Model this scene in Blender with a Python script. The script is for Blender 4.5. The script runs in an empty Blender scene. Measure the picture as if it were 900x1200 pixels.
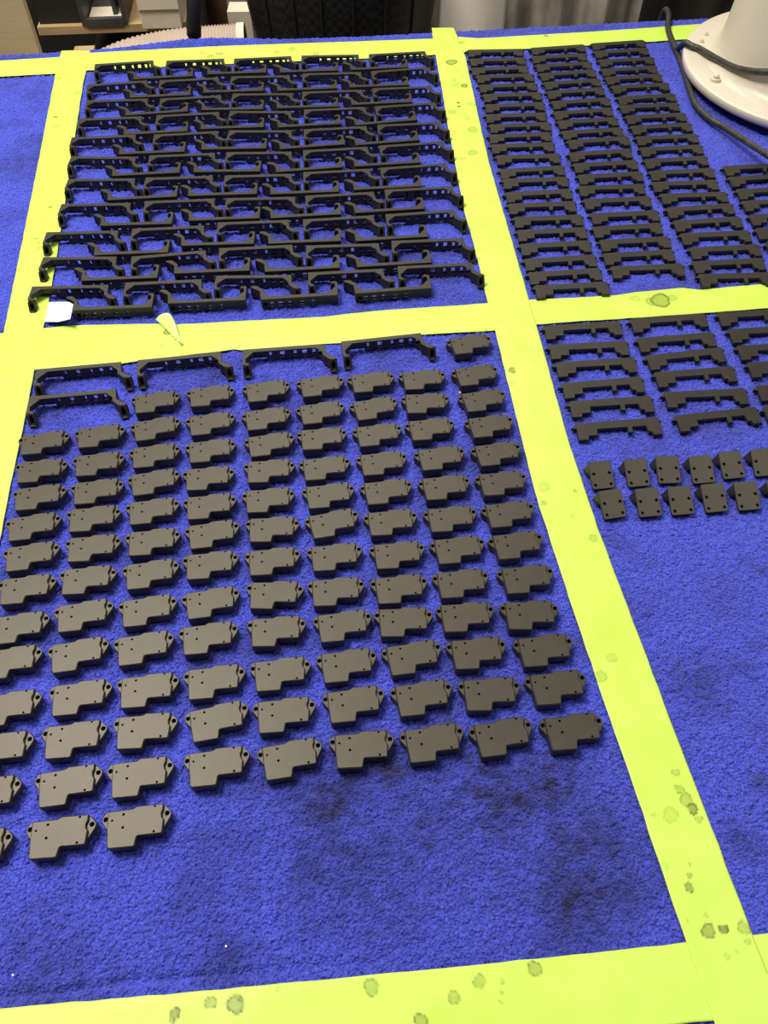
import bpy, math, json, random
import numpy as np
from mathutils import Vector, Matrix
from mathutils.geometry import tessellate_polygon

S = bpy.context.scene
COL = S.collection
rng = np.random.default_rng(7)
random.seed(7)
DATA = json.loads(r'''{"U":[[[-454.3,1350.8,0.1253],[-342.4,1360.8,0.0637],[-235.5,1366.3,0.0833],[-128.1,1375.4,0.0266],[-20.6,1378.7,0.1039]],[[-453.0,1285.9,0.1357],[-343.6,1298.0,0.0892],[-233.9,1309.1,0.0244],[-123.5,1317.0,0.0432],[-17.3,1323.0,0.1449]],[[-443.2,1238.2,0.0499],[-334.0,1242.5,0.0957],[-226.2,1256.1,0.0064],[-121.0,1260.6,0.0586],[-14.8,1269.8,0.0704]],[[-443.8,1185.8,0.0624],[-331.9,1194.2,0.0975],[-225.0,1205.7,-0.0209],[-115.8,1208.5,0.0719],[-10.8,1216.2,0.1231]],[[-444.0,1134.6,0.0751],[-327.5,1141.1,0.0981],[-220.9,1151.6,-0.01],[-113.2,1153.2,0.0893],[-7.2,1164.3,0.0837]],[[-433.7,1085.8,-0.0236],[-324.9,1086.9,0.0626],[-217.8,1094.2,0.0046],[-111.2,1097.9,0.0887],[-4.6,1108.8,0.1181]],[[-425.6,1030.0,0.0039],[-321.2,1031.8,0.0454],[-214.3,1036.2,0.0361],[-108.1,1043.4,0.0821],[-3.2,1052.8,0.1211]],[[-421.8,971.9,0.02],[-312.6,977.4,0.0548],[-206.4,983.1,0.0249],[-101.9,987.9,0.0902],[2.7,1000.7,0.087]],[[-427.0,910.9,0.0301],[-319.1,917.1,0.0719],[-211.5,929.6,0.0522],[-102.5,935.2,0.0899],[3.5,945.3,0.1043]],[[-418.9,860.1,0.0027],[-310.2,860.1,0.1316],[-203.4,875.9,0.0719],[-95.5,880.5,0.0398],[10.8,889.2,0.0547]],[[-418.7,803.9,0.0262],[-308.6,810.2,0.0592],[-201.2,822.2,0.0095],[-90.5,827.4,0.0731],[17.9,838.4,0.069]]],"I":[[[-294.2,1310.8,-3.0461],[-181.1,1321.5,-3.0924],[-68.1,1326.8,-3.0798],[42.3,1335.5,-3.0545]],[[-290.2,1253.2,-3.0626],[-180.4,1264.9,-3.0895],[-68.2,1271.0,-3.0657],[41.7,1279.7,-3.0714]],[[-287.5,1205.5,-3.022],[-176.6,1210.6,-3.1249],[-65.2,1216.9,-3.097],[45.9,1228.6,-3.0627]],[[-280.4,1150.0,-3.0485],[-171.5,1160.5,-3.0893],[-59.7,1167.8,-3.046],[51.9,1177.1,-2.9933]],[[-277.4,1096.1,-3.0784],[-163.3,1103.7,-3.1172],[-52.8,1112.9,-3.0135],[53.1,1122.6,-3.007]],[[-276.9,1043.8,-3.061],[-167.0,1046.1,-3.1281],[-54.3,1054.7,-3.0207],[52.9,1065.0,-3.0482]],[[-272.4,987.5,-3.0572],[-166.8,992.8,-3.0948],[-57.6,996.6,-3.0845],[53.2,1008.3,-3.0535]],[[-270.5,927.2,-3.1028],[-158.5,938.3,-3.0894],[-53.3,946.0,-3.0553],[55.1,957.0,-3.0465]],[[-266.2,868.2,-3.0845],[-161.0,884.6,-3.1042],[-52.0,889.4,-3.0865],[57.3,897.1,-3.0487]],[[-271.8,818.6,-3.0861],[-161.8,831.6,-3.0854],[-52.0,836.0,-3.0634],[59.7,845.1,-3.0517]],[[-269.5,765.0,-3.0829],[-161.1,776.9,-3.0758],[-52.9,785.0,-3.0566],[58.1,796.8,-3.0372]]],"singles":[[-379.1,663.1,0.1221],[-270.9,676.7,0.1391],[-156.4,692.5,0.0986],[-47.3,705.1,0.1476],[-376.8,621.7,0.1233]],"S":[[[162.5,1401.8,0.0141],[164.3,1371.7,0.0259],[164.7,1341.9,0.0615],[171.2,1317.5,0.0483],[172.7,1287.9,0.0578],[177.0,1259.0,0.0557],[177.6,1228.5,0.0653],[176.5,1199.6,0.0422],[179.7,1171.5,0.0561],[177.1,1143.6,0.059],[177.8,1117.0,0.0483],[182.5,1088.1,0.0377],[184.6,1054.5,0.0908],[186.3,1029.8,0.0461],[187.3,998.4,0.083],[188.5,971.9,0.0518],[193.2,942.1,0.0422],[194.6,913.9,0.0552],[195.6,885.2,0.0722],[197.6,855.3,0.0844],[199.9,828.8,0.0828],[204.8,803.7,0.0652]],[[266.5,1409.4,0.1162],[264.7,1380.1,0.0888],[268.2,1352.2,0.0982],[271.2,1324.5,0.1273],[273.8,1296.3,0.1243],[275.4,1268.6,0.1177],[279.1,1238.2,0.1099],[277.9,1207.7,0.1215],[281.0,1181.8,0.1011],[283.3,1153.1,0.0997],[288.5,1128.1,0.1122],[285.7,1095.6,0.1073],[288.4,1068.0,0.0825],[290.5,1039.4,0.0852],[287.4,1011.8,0.0447],[290.1,981.8,0.0632],[294.5,949.6,0.0674],[292.6,920.7,0.0826],[297.1,892.4,0.0743],[296.8,865.4,0.0776],[302.6,838.8,0.0484]],[[367.7,1424.0,0.1163],[368.0,1396.9,0.1146],[371.0,1367.4,0.0832],[370.0,1337.3,0.1047],[372.2,1310.9,0.1035],[377.7,1283.5,0.0994],[381.0,1249.9,0.1086],[379.9,1224.3,0.0722],[383.8,1194.3,0.0819],[386.3,1165.8,0.0919],[388.4,1136.5,0.066],[388.6,1107.2,0.0744],[388.9,1077.5,0.0835],[390.7,1047.9,0.0703],[388.8,1020.6,0.0426],[394.6,992.6,0.0397],[396.2,962.1,0.0981],[399.2,933.1,0.0924],[402.6,905.0,0.0646],[407.6,875.8,0.0621],[404.8,848.1,0.065],[406.9,822.6,0.0232]],[[495.2,1059.0,0.075],[496.1,1032.6,0.075],[499.1,1002.7,0.075],[499.4,976.1,0.075],[500.6,944.9,0.075],[501.2,915.4,0.075],[506.1,885.2,0.075]]],"Lo":[[[207.5,731.3,0.0769],[209.4,698.9,0.0645],[213.3,670.8,0.0726],[216.0,638.8,0.0986],[220.2,611.0,0.0781],[222.4,579.2,0.0832]],[[309.1,742.8,0.1006],[310.9,710.2,0.0972],[315.9,682.2,0.1444],[319.9,654.7,0.0925],[324.1,623.6,0.0488],[329.4,591.0,0.1238]],[[412.9,752.5,0.0766],[418.5,723.8,0.0739],[421.4,696.1,0.0713],[425.8,668.6,0.0693],[426.2,633.1,0.0672],[425.0,601.8,0.0771]]],"M":[[[-349.9,567.3,0.1201],[-343.6,530.5,0.0763],[-337.4,497.1,0.109],[-334.9,462.0,0.139],[-328.5,428.4,0.1431],[-323.5,393.1,0.0987],[-320.4,354.1,0.115],[-319.1,321.2,0.115],[-309.9,280.0,0.115],[-307.5,244.4,0.115],[-308.2,208.5,0.115],[-304.8,168.8,0.115]],[[-294.2,576.2,0.1266],[-288.0,538.7,0.0946],[-282.4,503.9,0.1076],[-279.2,471.1,0.0814],[-272.8,437.3,0.0647],[-270.3,402.6,0.0648],[-266.7,365.9,0.14],[-263.4,327.9,0.1621],[-253.2,289.1,0.1076],[-250.4,253.4,0.0926],[-247.0,216.5,0.139],[-244.1,178.5,0.0829]],[[-244.1,623.9,0.1254],[-238.4,585.7,0.1829],[-233.1,549.3,0.1202],[-228.5,515.1,0.1689],[-224.0,479.7,0.1175],[-218.0,443.9,0.0858],[-214.3,408.4,0.1266],[-210.8,370.5,0.1268],[-208.2,333.9,0.1389],[-198.2,295.2,0.0887],[-194.4,260.4,0.0539],[-192.1,222.9,0.1028],[-188.6,186.0,0.1037]],[[-186.3,632.5,0.0971],[-181.7,592.4,0.1431],[-177.1,555.5,0.1098],[-174.8,519.7,0.0612],[-169.4,485.0,0.0913],[-163.3,452.1,0.1409],[-160.6,417.9,0.078],[-155.8,378.3,0.1494],[-153.6,343.2,0.1083],[-143.6,302.5,0.0945],[-137.7,267.9,0.1956],[-133.3,231.0,0.1132]],[[-126.9,639.2,0.1336],[-123.8,599.0,0.1318],[-117.7,563.5,0.1489],[-114.9,528.6,0.0426],[-113.0,492.2,0.0608],[-106.2,457.7,0.017],[-103.7,421.7,0.0741],[-98.7,385.9,-0.0232],[-94.7,349.5,0.0319],[-88.6,309.3,0.087],[-82.9,273.2,0.0721],[-76.2,236.8,0.164]],[[-68.9,646.4,0.1294],[-67.1,607.1,0.1461],[-64.0,571.1,0.0718],[-59.8,531.9,0.0964],[-54.7,497.4,0.0995],[-50.4,463.8,0.1902],[-46.4,426.1,0.0759],[-43.9,389.1,0.0447],[-37.3,354.4,0.1092],[-32.8,316.8,0.1051],[-26.4,282.0,0.1159],[-19.1,244.2,0.056]],[[-13.8,652.0,0.1103],[-10.9,612.9,0.1846],[-6.9,575.8,0.1183],[-2.3,537.8,0.1],[1.9,501.8,0.1054],[5.8,464.9,0.077],[11.7,427.9,0.0682],[12.9,391.4,0.0719],[16.4,358.1,0.0145],[22.7,323.7,0.1366],[29.8,287.3,0.1164],[37.1,249.1,0.1134]],[[42.1,655.2,0.0659],[44.6,620.1,0.0144],[47.7,583.3,0.0859],[56.1,544.2,0.1122],[59.2,506.7,0.0866],[63.1,468.7,0.0684],[68.1,433.3,0.0916],[68.9,396.9,0.0724],[70.9,362.6,0.0405],[78.2,327.7,0.0572],[86.5,290.4,0.0188],[92.7,253.6,0.1341]],[[96.9,710.9,0.1404],[100.1,661.6,0.1332],[105.0,623.7,0.1525],[109.7,587.1,0.1203],[113.9,549.4,0.1288],[115.5,511.6,0.083],[118.9,474.0,0.1052],[123.0,438.2,0.1081],[128.3,401.2,0.0687],[127.9,364.2,-0.0061],[135.9,329.9,0.0708],[142.4,295.9,0.0797],[150.2,257.9,0.0807]]],"B":[[[216.4,510.3,0.1138],[252.1,512.8,0.118],[283.6,516.5,0.0455],[317.3,516.6,0.091],[348.6,522.3,0.1195],[381.4,525.4,0.0899]],[[221.3,474.3,0.1761],[256.3,476.0,0.1085],[288.1,478.0,0.0937],[321.3,481.0,0.109],[353.9,483.2,0.1047],[386.7,485.5,0.1104]]],"tape":{"center":[[[85.6,1494.8],[88.0,1409.7],[94.5,1264.3],[98.8,1156.8],[100.4,1129.4],[108.3,971.3],[115.6,904.7],[125.5,785.0],[129.6,736.8],[149.8,496.3],[169.2,362.1],[186.4,253.3],[191.5,223.6],[211.3,99.2]],[[123.5,1497.5],[136.7,1394.6],[143.0,1245.9],[150.5,1086.9],[175.0,790.8],[178.6,746.7],[192.0,563.8],[197.7,517.5],[204.8,456.7],[240.1,223.4],[259.3,103.9]]],"left":[[[-526.5,1410.7],[-520.5,1348.1],[-483.0,1071.5],[-439.5,735.4]],[[-481.3,1421.9],[-473.7,1358.7],[-468.8,1309.5],[-418.7,940.2],[-400.6,797.1],[-395.4,745.3],[-389.3,676.1],[-381.3,606.3],[-371.9,505.1],[-365.1,445.6]]],"back":[[[-620.9,1392.0],[-524.9,1403.4],[-480.4,1417.5],[-265.1,1438.8],[-52.8,1451.5],[84.3,1460.6],[133.3,1466.2],[161.6,1461.0],[365.4,1483.7],[562.7,1511.4]],[[-606.7,1339.4],[-520.5,1348.1],[-473.5,1357.8],[-353.5,1368.6],[-249.9,1377.1],[-36.3,1391.9],[87.7,1403.9],[137.1,1412.1],[236.3,1422.8],[343.4,1433.5],[440.2,1444.4],[503.1,1452.8]]],"midleft":[[[-439.9,736.9],[-395.4,745.3],[-357.6,749.4],[-268.2,751.7],[-242.0,750.0],[-148.9,756.7],[-69.1,762.1],[-8.8,772.2],[125.5,785.0]],[[-426.0,671.0],[-389.3,676.1],[-293.9,684.9],[-276.4,688.9],[-182.2,704.8],[-169.9,707.5],[-160.9,705.5],[-69.2,715.2],[-49.7,716.5],[44.4,730.2],[129.6,736.8]]],"midright":[[[175.0,790.8],[278.4,797.8],[305.2,803.9],[363.4,811.4],[383.2,807.4],[456.0,817.1],[468.9,818.6]],[[178.6,746.7],[230.8,752.2],[291.4,756.5],[332.4,761.1],[387.8,766.0],[456.2,773.1]]],"front":[[[-261.4,61.8],[-89.4,74.2],[87.3,88.4],[211.4,99.5],[259.3,103.9],[269.9,104.9]],[[192.1,51.2],[217.8,53.5]]]},"stain_mark":[[112.9,1377.7,9.7,0.8],[120.1,1460.2,2.9,0.4],[113.8,1319.4,4.0,0.4],[126.7,1332.8,2.7,0.3],[115.8,1305.9,6.7,0.35],[128.9,1301.5,6.0,0.9],[116.6,1249.7,2.1,2],[117.2,1238.6,2.1,2],[106.1,1223.8,6.4,0.45],[137.1,1246.0,6.5,0.4],[127.9,1204.0,5.1,0.3],[133.5,1172.9,8.2,0.45],[106.9,1168.4,3.8,0.2],[129.3,1111.2,7.3,0.5],[113.8,1096.0,4.8,0.35],[115.5,1349.5,6.8,0.2],[120.8,1276.9,2.6,0.3],[143.1,670.7,4.7,0.9],[141.1,649.5,3.7,0.25],[159.5,505.8,5.9,0.3],[157.4,504.7,3.4,0.2],[156.3,485.7,3.3,0.5],[189.3,500.3,2.1,0.6],[182.5,470.0,2.5,0.3],[198.8,444.2,4.9,0.45],[183.0,301.9,5.8,0.4],[195.1,319.4,5.1,0.3],[229.0,220.0,3.4,0.4],[229.0,206.6,4.0,0.5],[233.1,198.1,5.9,0.5],[236.1,191.6,4.6,0.9],[218.3,187.2,6.5,0.25],[205.2,187.2,2.0,0.3],[239.1,183.9,3.3,0.4],[206.8,150.2,3.2,0.2],[221.0,135.5,3.7,0.8],[223.0,143.6,2.5,0.6],[225.2,150.7,1.3,0.5],[228.1,106.7,5.4,0.7],[239.0,107.8,3.6,1.0],[253.7,108.3,4.8,0.5],[253.8,112.7,2.4,0.4],[214.9,112.9,1.5,0.4],[237.3,90.6,2.4,0.25],[245.3,93.7,1.8,0.25],[254.1,100.1,2.4,0.4],[102.6,83.9,5.3,0.6],[229.2,116.7,1.8,0.3],[-10.5,73.2,5.8,0.55],[45.8,66.7,4.6,0.5],[63.7,76.3,4.7,0.5],[79.7,76.2,1.8,0.4],[78.6,70.1,1.7,0.4],[77.5,64.1,1.7,0.4],[22.8,52.9,5.1,0.6],[-74.3,73.0,2.3,0.3],[-142.6,58.1,4.0,0.9],[-143.7,54.2,2.3,0.7],[-119.4,64.5,4.6,0.7],[-102.3,63.4,6.4,0.8],[-98.5,65.9,2.3,1.1],[-68.8,71.8,0.9,0.3],[331.8,788.0,13.2,0.7],[321.3,786.5,8.1,0.5],[347.0,792.5,6.1,0.4],[302.8,791.3,6.1,0.35],[-511.3,1331.5,3.4,0.5],[-473.0,1285.7,6.0,0.4],[-489.9,1215.1,3.9,0.8],[-483.7,1188.5,7.6,0.4],[-443.4,984.0,2.9,0.8],[-444.5,955.4,2.8,0.4],[-445.9,915.0,2.7,0.7],[-439.7,906.0,2.4,0.6],[-437.8,895.3,2.4,0.5],[-296.4,1414.0,4.2,0.5],[-279.6,1402.1,5.6,0.6],[-266.2,1410.7,5.6,0.6],[-476.1,1369.9,3.4,0.4],[-172.7,1415.5,5.6,0.5],[-148.2,1427.1,6.3,0.5],[-107.9,1408.9,6.3,0.5],[133.5,1445.8,5.7,0.5],[276.8,1467.6,4.3,0.9],[-534.0,1364.9,2.1,0.4],[-249.0,736.8,5.9,0.9],[-242.0,729.5,2.0,0.7],[-238.2,723.7,2.0,0.7],[-234.7,719.4,1.6,0.7],[-230.2,715.1,2.5,0.9],[-251.4,713.8,2.9,0.4],[83.7,711.2,2.9,0.5],[119.9,738.3,3.0,0.4],[152.7,435.4,2.4,0.15],[184.5,258.9,4.2,0.2]],"dirt":[[-7.9,231.8,30.6,0.5],[73.1,221.1,33.7,0.45],[140.5,220.7,27.0,0.4],[37.9,185.1,32.6,0.4],[-102.4,222.0,16.9,0.35],[197.5,237.7,17.1,0.3],[107.4,297.2,14.4,0.4],[-47.7,205.0,53.2,0.4],[103.8,191.1,85.2,0.3],[172.7,171.8,38.6,0.3],[65.1,313.2,20.5,0.55],[178.3,336.9,26.1,0.4],[40.1,436.5,14.5,0.4],[-233.1,88.1,35.6,0.4],[-115.0,92.9,23.9,0.3],[-1.5,125.2,43.1,0.5],[117.6,141.9,56.3,0.25],[44.9,271.0,17.6,0.5],[-52.1,154.6,31.7,0.3],[-143.3,125.9,24.7,0.3],[279.4,689.4,7.7,0.3],[-249.0,654.3,7.5,0.35],[-204.9,661.9,8.5,0.35],[-129.7,665.4,8.5,0.4],[-83.1,679.8,7.6,0.4],[-1.0,698.5,7.7,0.35],[-351.7,615.4,11.0,0.3],[308.0,379.1,30.8,0.25],[293.6,213.1,9.4,0.5],[267.7,165.2,16.0,0.3],[-539.3,1285.0,26.5,0.35],[-504.4,1094.2,36.3,0.4],[-490.6,971.8,17.0,0.4],[-443.1,830.1,12.6,0.3],[-538.3,1324.9,10.8,0.4],[213.2,937.4,10.0,0.35],[368.1,856.5,14.8,0.4],[214.3,857.8,8.5,0.4],[270.0,874.4,12.9,0.4],[484.5,1042.4,16.4,0.2],[451.9,1341.6,16.3,0.25],[-373.2,667.2,11.4,0.2],[-44.1,198.4,16.5,0.35]],"paper":[[-398.1,786.7,4],[-369.3,775.4,13.5],[-361.7,769.6,14.5],[-360.1,744.0,14.2],[-378.2,750.0,5],[-395.6,753.8,2.2]],"curl":[[-230.0,714.6],[-265.9,756.3],[-259.2,756.7],[-249.1,754.9],[-243.8,749.8],[-240.0,743.8],[-237.4,739.2]],"cable":[[482.0,1474.6],[480.3,1386.0],[477.6,1329.9],[473.8,1276.5],[473.2,1233.1],[482.8,1192.8],[498.6,1158.7],[510.7,1118.1],[527.7,1060.9],[542.7,1004.2]],"cable_z":[6,5.5,5.5,5.5,5.5,6,9,15,24,32],"cable2":[[481.9,1375.4,30.0],[490.1,1363.8,30.0],[499.9,1353.8,30.0],[514.8,1311.0,35.0],[527.1,1267.2,43.0],[540.4,1234.5,53.0],[556.1,1213.2,62.0],[581.1,1189.2,74.0],[612.1,1171.5,87.0]],"groove":[[-263.9,70.2],[-229.1,71.1],[-189.4,76.5],[-148.7,79.4],[-90.3,83.3],[-19.5,88.2]],"crumb":[[82.0,627.5]],"lint":[[-258.1,81.5],[-112.6,98.7]],"bolts":[[513.0,1267.8],[533.6,1408.9],[515.1,1388.6]],"seam":{"V0":[[-499.6,1364.6],[-415.2,729.4]],"V1":[[106.4,1415.4],[152.6,769.4],[235.9,101.8]],"Hm":[[-416.3,706.6],[152.0,763.3],[452.0,794.8]],"Hb":[[-261.4,61.8],[211.4,99.5]],"back":[[-627.8,1417.7],[-523.6,1422.4],[-482.5,1427.8],[-436.9,1448.3],[-367.5,1459.6],[-311.0,1465.1],[-238.4,1455.1],[-167.6,1463.5],[-24.5,1477.3],[84.1,1491.6],[120.5,1495.9],[370.6,1516.9],[604.3,1543.4]]},"cam":{"f":969.9995250534041,"pitch":0.9375062070672132,"roll":-0.00531542285749677,"H":649.4456679614347}}''')
TZ = 0.75                      # height of the towel surface above the floor (m)
MM = 0.001

# ---------------------------------------------------------------- camera, world, lights, exposure
cam_d = bpy.data.cameras.new('camera'); cam = bpy.data.objects.new('camera', cam_d); COL.objects.link(cam)
CAMP = DATA['cam']
cam_d.sensor_fit = 'VERTICAL'; cam_d.sensor_height = 24.0
cam_d.lens = CAMP['f'] / 1200.0 * 24.0
cam_d.clip_start = 0.02; cam_d.clip_end = 50
cp, sp = math.cos(CAMP['pitch']), math.sin(CAMP['pitch'])
cr, sr = math.cos(CAMP['roll']), math.sin(CAMP['roll'])
right0 = Vector((1, 0, 0)); up0 = Vector((0, sp, cp)); fwd = Vector((0, cp, -sp))
R_ = cr * right0 + sr * up0; U_ = -sr * right0 + cr * up0
M = Matrix((R_, U_, -fwd)).transposed().to_4x4()
M.translation = Vector((0, 0, TZ + CAMP['H'] * MM))
cam.matrix_world = M
S.camera = cam

w = bpy.data.worlds.new('world'); S.world = w; w.use_nodes = True
bg = w.node_tree.nodes['Background']; bg.inputs[0].default_value = (0.95, 0.97, 1.0, 1); bg.inputs[1].default_value = 0.055

def area_light(name, loc, target, size, size_y, power, color):
    l = bpy.data.lights.new(name, 'AREA'); l.shape = 'RECTANGLE'; l.size = size; l.size_y = size_y
    l.energy = power; l.color = color
    o = bpy.data.objects.new(name, l); COL.objects.link(o); o.location = loc
    o.rotation_euler = (Vector(target) - Vector(loc)).to_track_quat('-Z', 'Y').to_euler()
    return o
area_light('ceiling_lamp_left', (-1.15, 1.0, 3.3), (-1.0, 0.95, 0), 0.8, 1.2, 116, (1.0, 0.93, 0.82))
area_light('ceiling_lamp_far', (-0.3, 2.6, 3.3), (0, 1.0, 0.7), 1.6, 0.5, 44, (1.0, 0.94, 0.85))
area_light('fill_light_right', (1.6, 0.2, 3.3), (0.6, 1.2, 0.5), 0.5, 1.3, 24, (1.0, 0.95, 0.88))  # unseen fill light, added to brighten the upright things behind the table

S.view_settings.view_transform = 'Standard'; S.view_settings.look = 'None'
S.view_settings.gamma = 1; S.view_settings.use_curve_mapping = False
S.view_settings.exposure = 0.0

# ---------------------------------------------------------------- materials
def new_mat(name):
    m = bpy.data.materials.new(name); m.use_nodes = True
    nt = m.node_tree; b = nt.nodes['Principled BSDF']
    return m, nt, b
def N(nt, t, **kw):
    n = nt.nodes.new(t)
    for k, v in kw.items(): setattr(n, k, v)
    return n
def coords(nt, kind='Object'):
    return N(nt, 'ShaderNodeTexCoord').outputs[kind]
def noise(nt, scale, detail=3, rough=0.6, vec=None):
    n = N(nt, 'ShaderNodeTexNoise'); n.inputs['Scale'].default_value = scale
    n.inputs['Detail'].default_value = detail; n.inputs['Roughness'].default_value = rough
    nt.links.new(vec if vec is not None else coords(nt), n.inputs['Vector'])
    return n.outputs['Fac']
def ramp(nt, fac, stops):
    r = N(nt, 'ShaderNodeValToRGB'); e = r.color_ramp.elements
    while len(e) < len(stops): e.new(0.5)
    for i, (p, c) in enumerate(stops):
        e[i].position = p; e[i].color = (c[0], c[1], c[2], 1)
    nt.links.new(fac, r.inputs[0]); return r.outputs[0]
def bump(nt, b, h, strength, dist):
    n = N(nt, 'ShaderNodeBump'); n.inputs['Strength'].default_value = strength; n.inputs['Distance'].default_value = dist
    nt.links.new(h, n.inputs['Height']); nt.links.new(n.outputs[0], b.inputs['Normal'])
def simple(name, c1, c2, scale, rough, bstr=0.2, bdist=0.001, metallic=0.0, detail=3, spec=0.5):
    m, nt, b = new_mat(name)
    f = noise(nt, scale, detail)
    nt.links.new(ramp(nt, f, [(0.3, c1), (0.7, c2)]), b.inputs['Base Color'])
    b.inputs['Roughness'].default_value = rough; b.inputs['Metallic'].default_value = metallic
    b.inputs['Specular IOR Level'].default_value = spec
    if bstr: bump(nt, b, f, bstr, bdist)
    return m

def nylon(name, c1, c2, rough):
    m, nt, b = new_mat(name)
    tc = coords(nt, 'Generated') if False else coords(nt)
    f1 = noise(nt, 60, 3, 0.6, tc); f2 = noise(nt, 2500, 2, 0.6, tc)
    nt.links.new(ramp(nt, f1, [(0.3, c1), (0.75, c2)]), b.inputs['Base Color'])
    b.inputs['Roughness'].default_value = rough
    b.inputs['Specular IOR Level'].default_value = 0.5
    b.inputs['Specular Tint'].default_value = (1.0, 0.93, 0.80, 1)
    bump(nt, b, f2, 0.25, 0.0003)
    return m
M_PART = nylon('charcoal_nylon', (0.025, 0.022, 0.016), (0.035, 0.031, 0.023), 0.42)
M_STRIP = nylon('black_nylon', (0.016, 0.015, 0.0125), (0.024, 0.0225, 0.0185), 0.50)

def towel_mat():
    m, nt, b = new_mat('blue_terry')
    tc = coords(nt)
    a = N(nt, 'ShaderNodeAttribute', attribute_name='dirt')
    big = noise(nt, 14, 5, 0.65, tc); mid = noise(nt, 90, 4, 0.6, tc); fine = noise(nt, 480, 3, 0.75, tc)
    vo = N(nt, 'ShaderNodeTexVoronoi'); vo.inputs['Scale'].default_value = 420; nt.links.new(tc, vo.inputs['Vector'])
    hs_ = N(nt, 'ShaderNodeMath', operation='SUBTRACT'); nt.links.new(fine, hs_.inputs[0]); nt.links.new(vo.outputs['Distance'], hs_.inputs[1])
    base = ramp(nt, fine, [(0.3, (0.022, 0.035, 0.38)), (0.7, (0.125, 0.16, 1.0))])
    blotchc = N(nt, 'ShaderNodeRGB'); blotchc.outputs[0].default_value = (0.022, 0.024, 0.10, 1)
    # darker towel blotches, broken up by noise
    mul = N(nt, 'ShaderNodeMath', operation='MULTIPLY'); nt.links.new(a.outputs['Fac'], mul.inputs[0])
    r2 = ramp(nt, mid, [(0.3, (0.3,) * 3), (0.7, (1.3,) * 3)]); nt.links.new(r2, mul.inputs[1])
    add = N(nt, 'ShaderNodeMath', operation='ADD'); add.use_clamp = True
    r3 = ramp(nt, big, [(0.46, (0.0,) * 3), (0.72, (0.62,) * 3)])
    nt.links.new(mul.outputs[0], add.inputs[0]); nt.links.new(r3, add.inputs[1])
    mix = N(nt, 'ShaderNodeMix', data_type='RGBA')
    nt.links.new(add.outputs[0], mix.inputs[0]); nt.links.new(base, mix.inputs[6]); nt.links.new(blotchc.outputs[0], mix.inputs[7])
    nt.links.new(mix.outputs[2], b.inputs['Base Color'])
    b.inputs['Roughness'].default_value = 0.95; b.inputs['Specular IOR Level'].default_value = 0.15
    b.inputs['Sheen Weight'].default_value = 0.15; b.inputs['Sheen Roughness'].default_value = 0.4
    b.inputs['Sheen Tint'].default_value = (0.75, 0.78, 1, 1)
    bump(nt, b, hs_.outputs[0], 1.0, 0.0028)
    return m
M_TOWEL = towel_mat()

def tape_mat():
    m, nt, b = new_mat('yellow_green_tape')
    tc = coords(nt)
    a = N(nt, 'ShaderNodeAttribute', attribute_name='dirt')
    f = noise(nt, 25, 4, 0.6, tc)
    base = ramp(nt, f, [(0.3, (0.50, 0.72, 0.085)), (0.7, (0.56, 0.79, 0.115))])
    st = ramp(nt, noise(nt, 300, 3, 0.6, tc), [(0.3, (0.09, 0.11, 0.015)), (0.7, (0.21, 0.25, 0.035))])
    mix = N(nt, 'ShaderNodeMix', data_type='RGBA')
    cl = N(nt, 'ShaderNodeMath', operation='MULTIPLY'); cl.use_clamp = True; cl.inputs[1].default_value = 1.3
    nt.links.new(a.outputs['Fac'], cl.inputs[0])
    nt.links.new(cl.outputs[0], mix.inputs[0]); nt.links.new(base, mix.inputs[6]); nt.links.new(st, mix.inputs[7])
    nt.links.new(mix.outputs[2], b.inputs['Base Color'])
    b.inputs['Roughness'].default_value = 0.42; b.inputs['Specular IOR Level'].default_value = 0.4
    bump(nt, b, noise(nt, 45, 3, 0.5, tc), 0.25, 0.002)
    return m
M_TAPE = tape_mat()
M_CREAM = simple('cream_enamel', (0.60, 0.55, 0.44), (0.66, 0.61, 0.49), 8, 0.38, 0.0)
M_RUBBER = simple('worn_black_rubber', (0.012, 0.012, 0.011), (0.05, 0.047, 0.04), 120, 0.5, 0.4, 0.001)
M_STEEL = simple('bright_steel', (0.55, 0.53, 0.48), (0.7, 0.68, 0.62), 40, 0.3, 0.0, metallic=0.9)
M_PAPER = simple('white_paper', (0.86, 0.87, 0.88), (0.92, 0.92, 0.93), 60, 0.7, 0.1, 0.0005)
M_INK = simple('grey_ink', (0.35, 0.35, 0.38), (0.45, 0.45, 0.48), 60, 0.7, 0.0)
M_CRUMB = simple('tan_crumb', (0.7, 0.42, 0.18), (0.85, 0.6, 0.3), 900, 0.6, 0.0)
M_BENCH = simple('bench_board', (0.16, 0.13, 0.10), (0.22, 0.18, 0.14), 12, 0.6, 0.1)
M_LEG = simple('grey_leg_metal', (0.10, 0.10, 0.10), (0.14, 0.14, 0.14), 12, 0.5, 0.0, metallic=0.5)
M_FLOOR = simple('concrete', (0.16, 0.155, 0.145), (0.24, 0.23, 0.21), 6, 0.75, 0.2, 0.002, detail=6)
M_WALL = simple('painted_wall', (0.20, 0.19, 0.17), (0.24, 0.23, 0.2), 3, 0.8, 0.05)
M_BLACK = simple('matte_black', (0.006, 0.006, 0.006), (0.012, 0.012, 0.011), 60, 0.6, 0.1)
M_DKBOX = simple('dark_grey_steel', (0.030, 0.032, 0.030), (0.05, 0.05, 0.045), 60, 0.5, 0.05)
M_CARD = simple('pale_card', (0.62, 0.55, 0.42), (0.70, 0.63, 0.49), 15, 0.7, 0.05)
M_DARKWOOD = simple('dark_stained_board', (0.012, 0.009, 0.006), (0.025, 0.018, 0.011), 15, 0.7, 0.05)
M_BROWN = simple('brown_board', (0.10, 0.055, 0.022), (0.15, 0.085, 0.035), 10, 0.6, 0.05)
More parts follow.
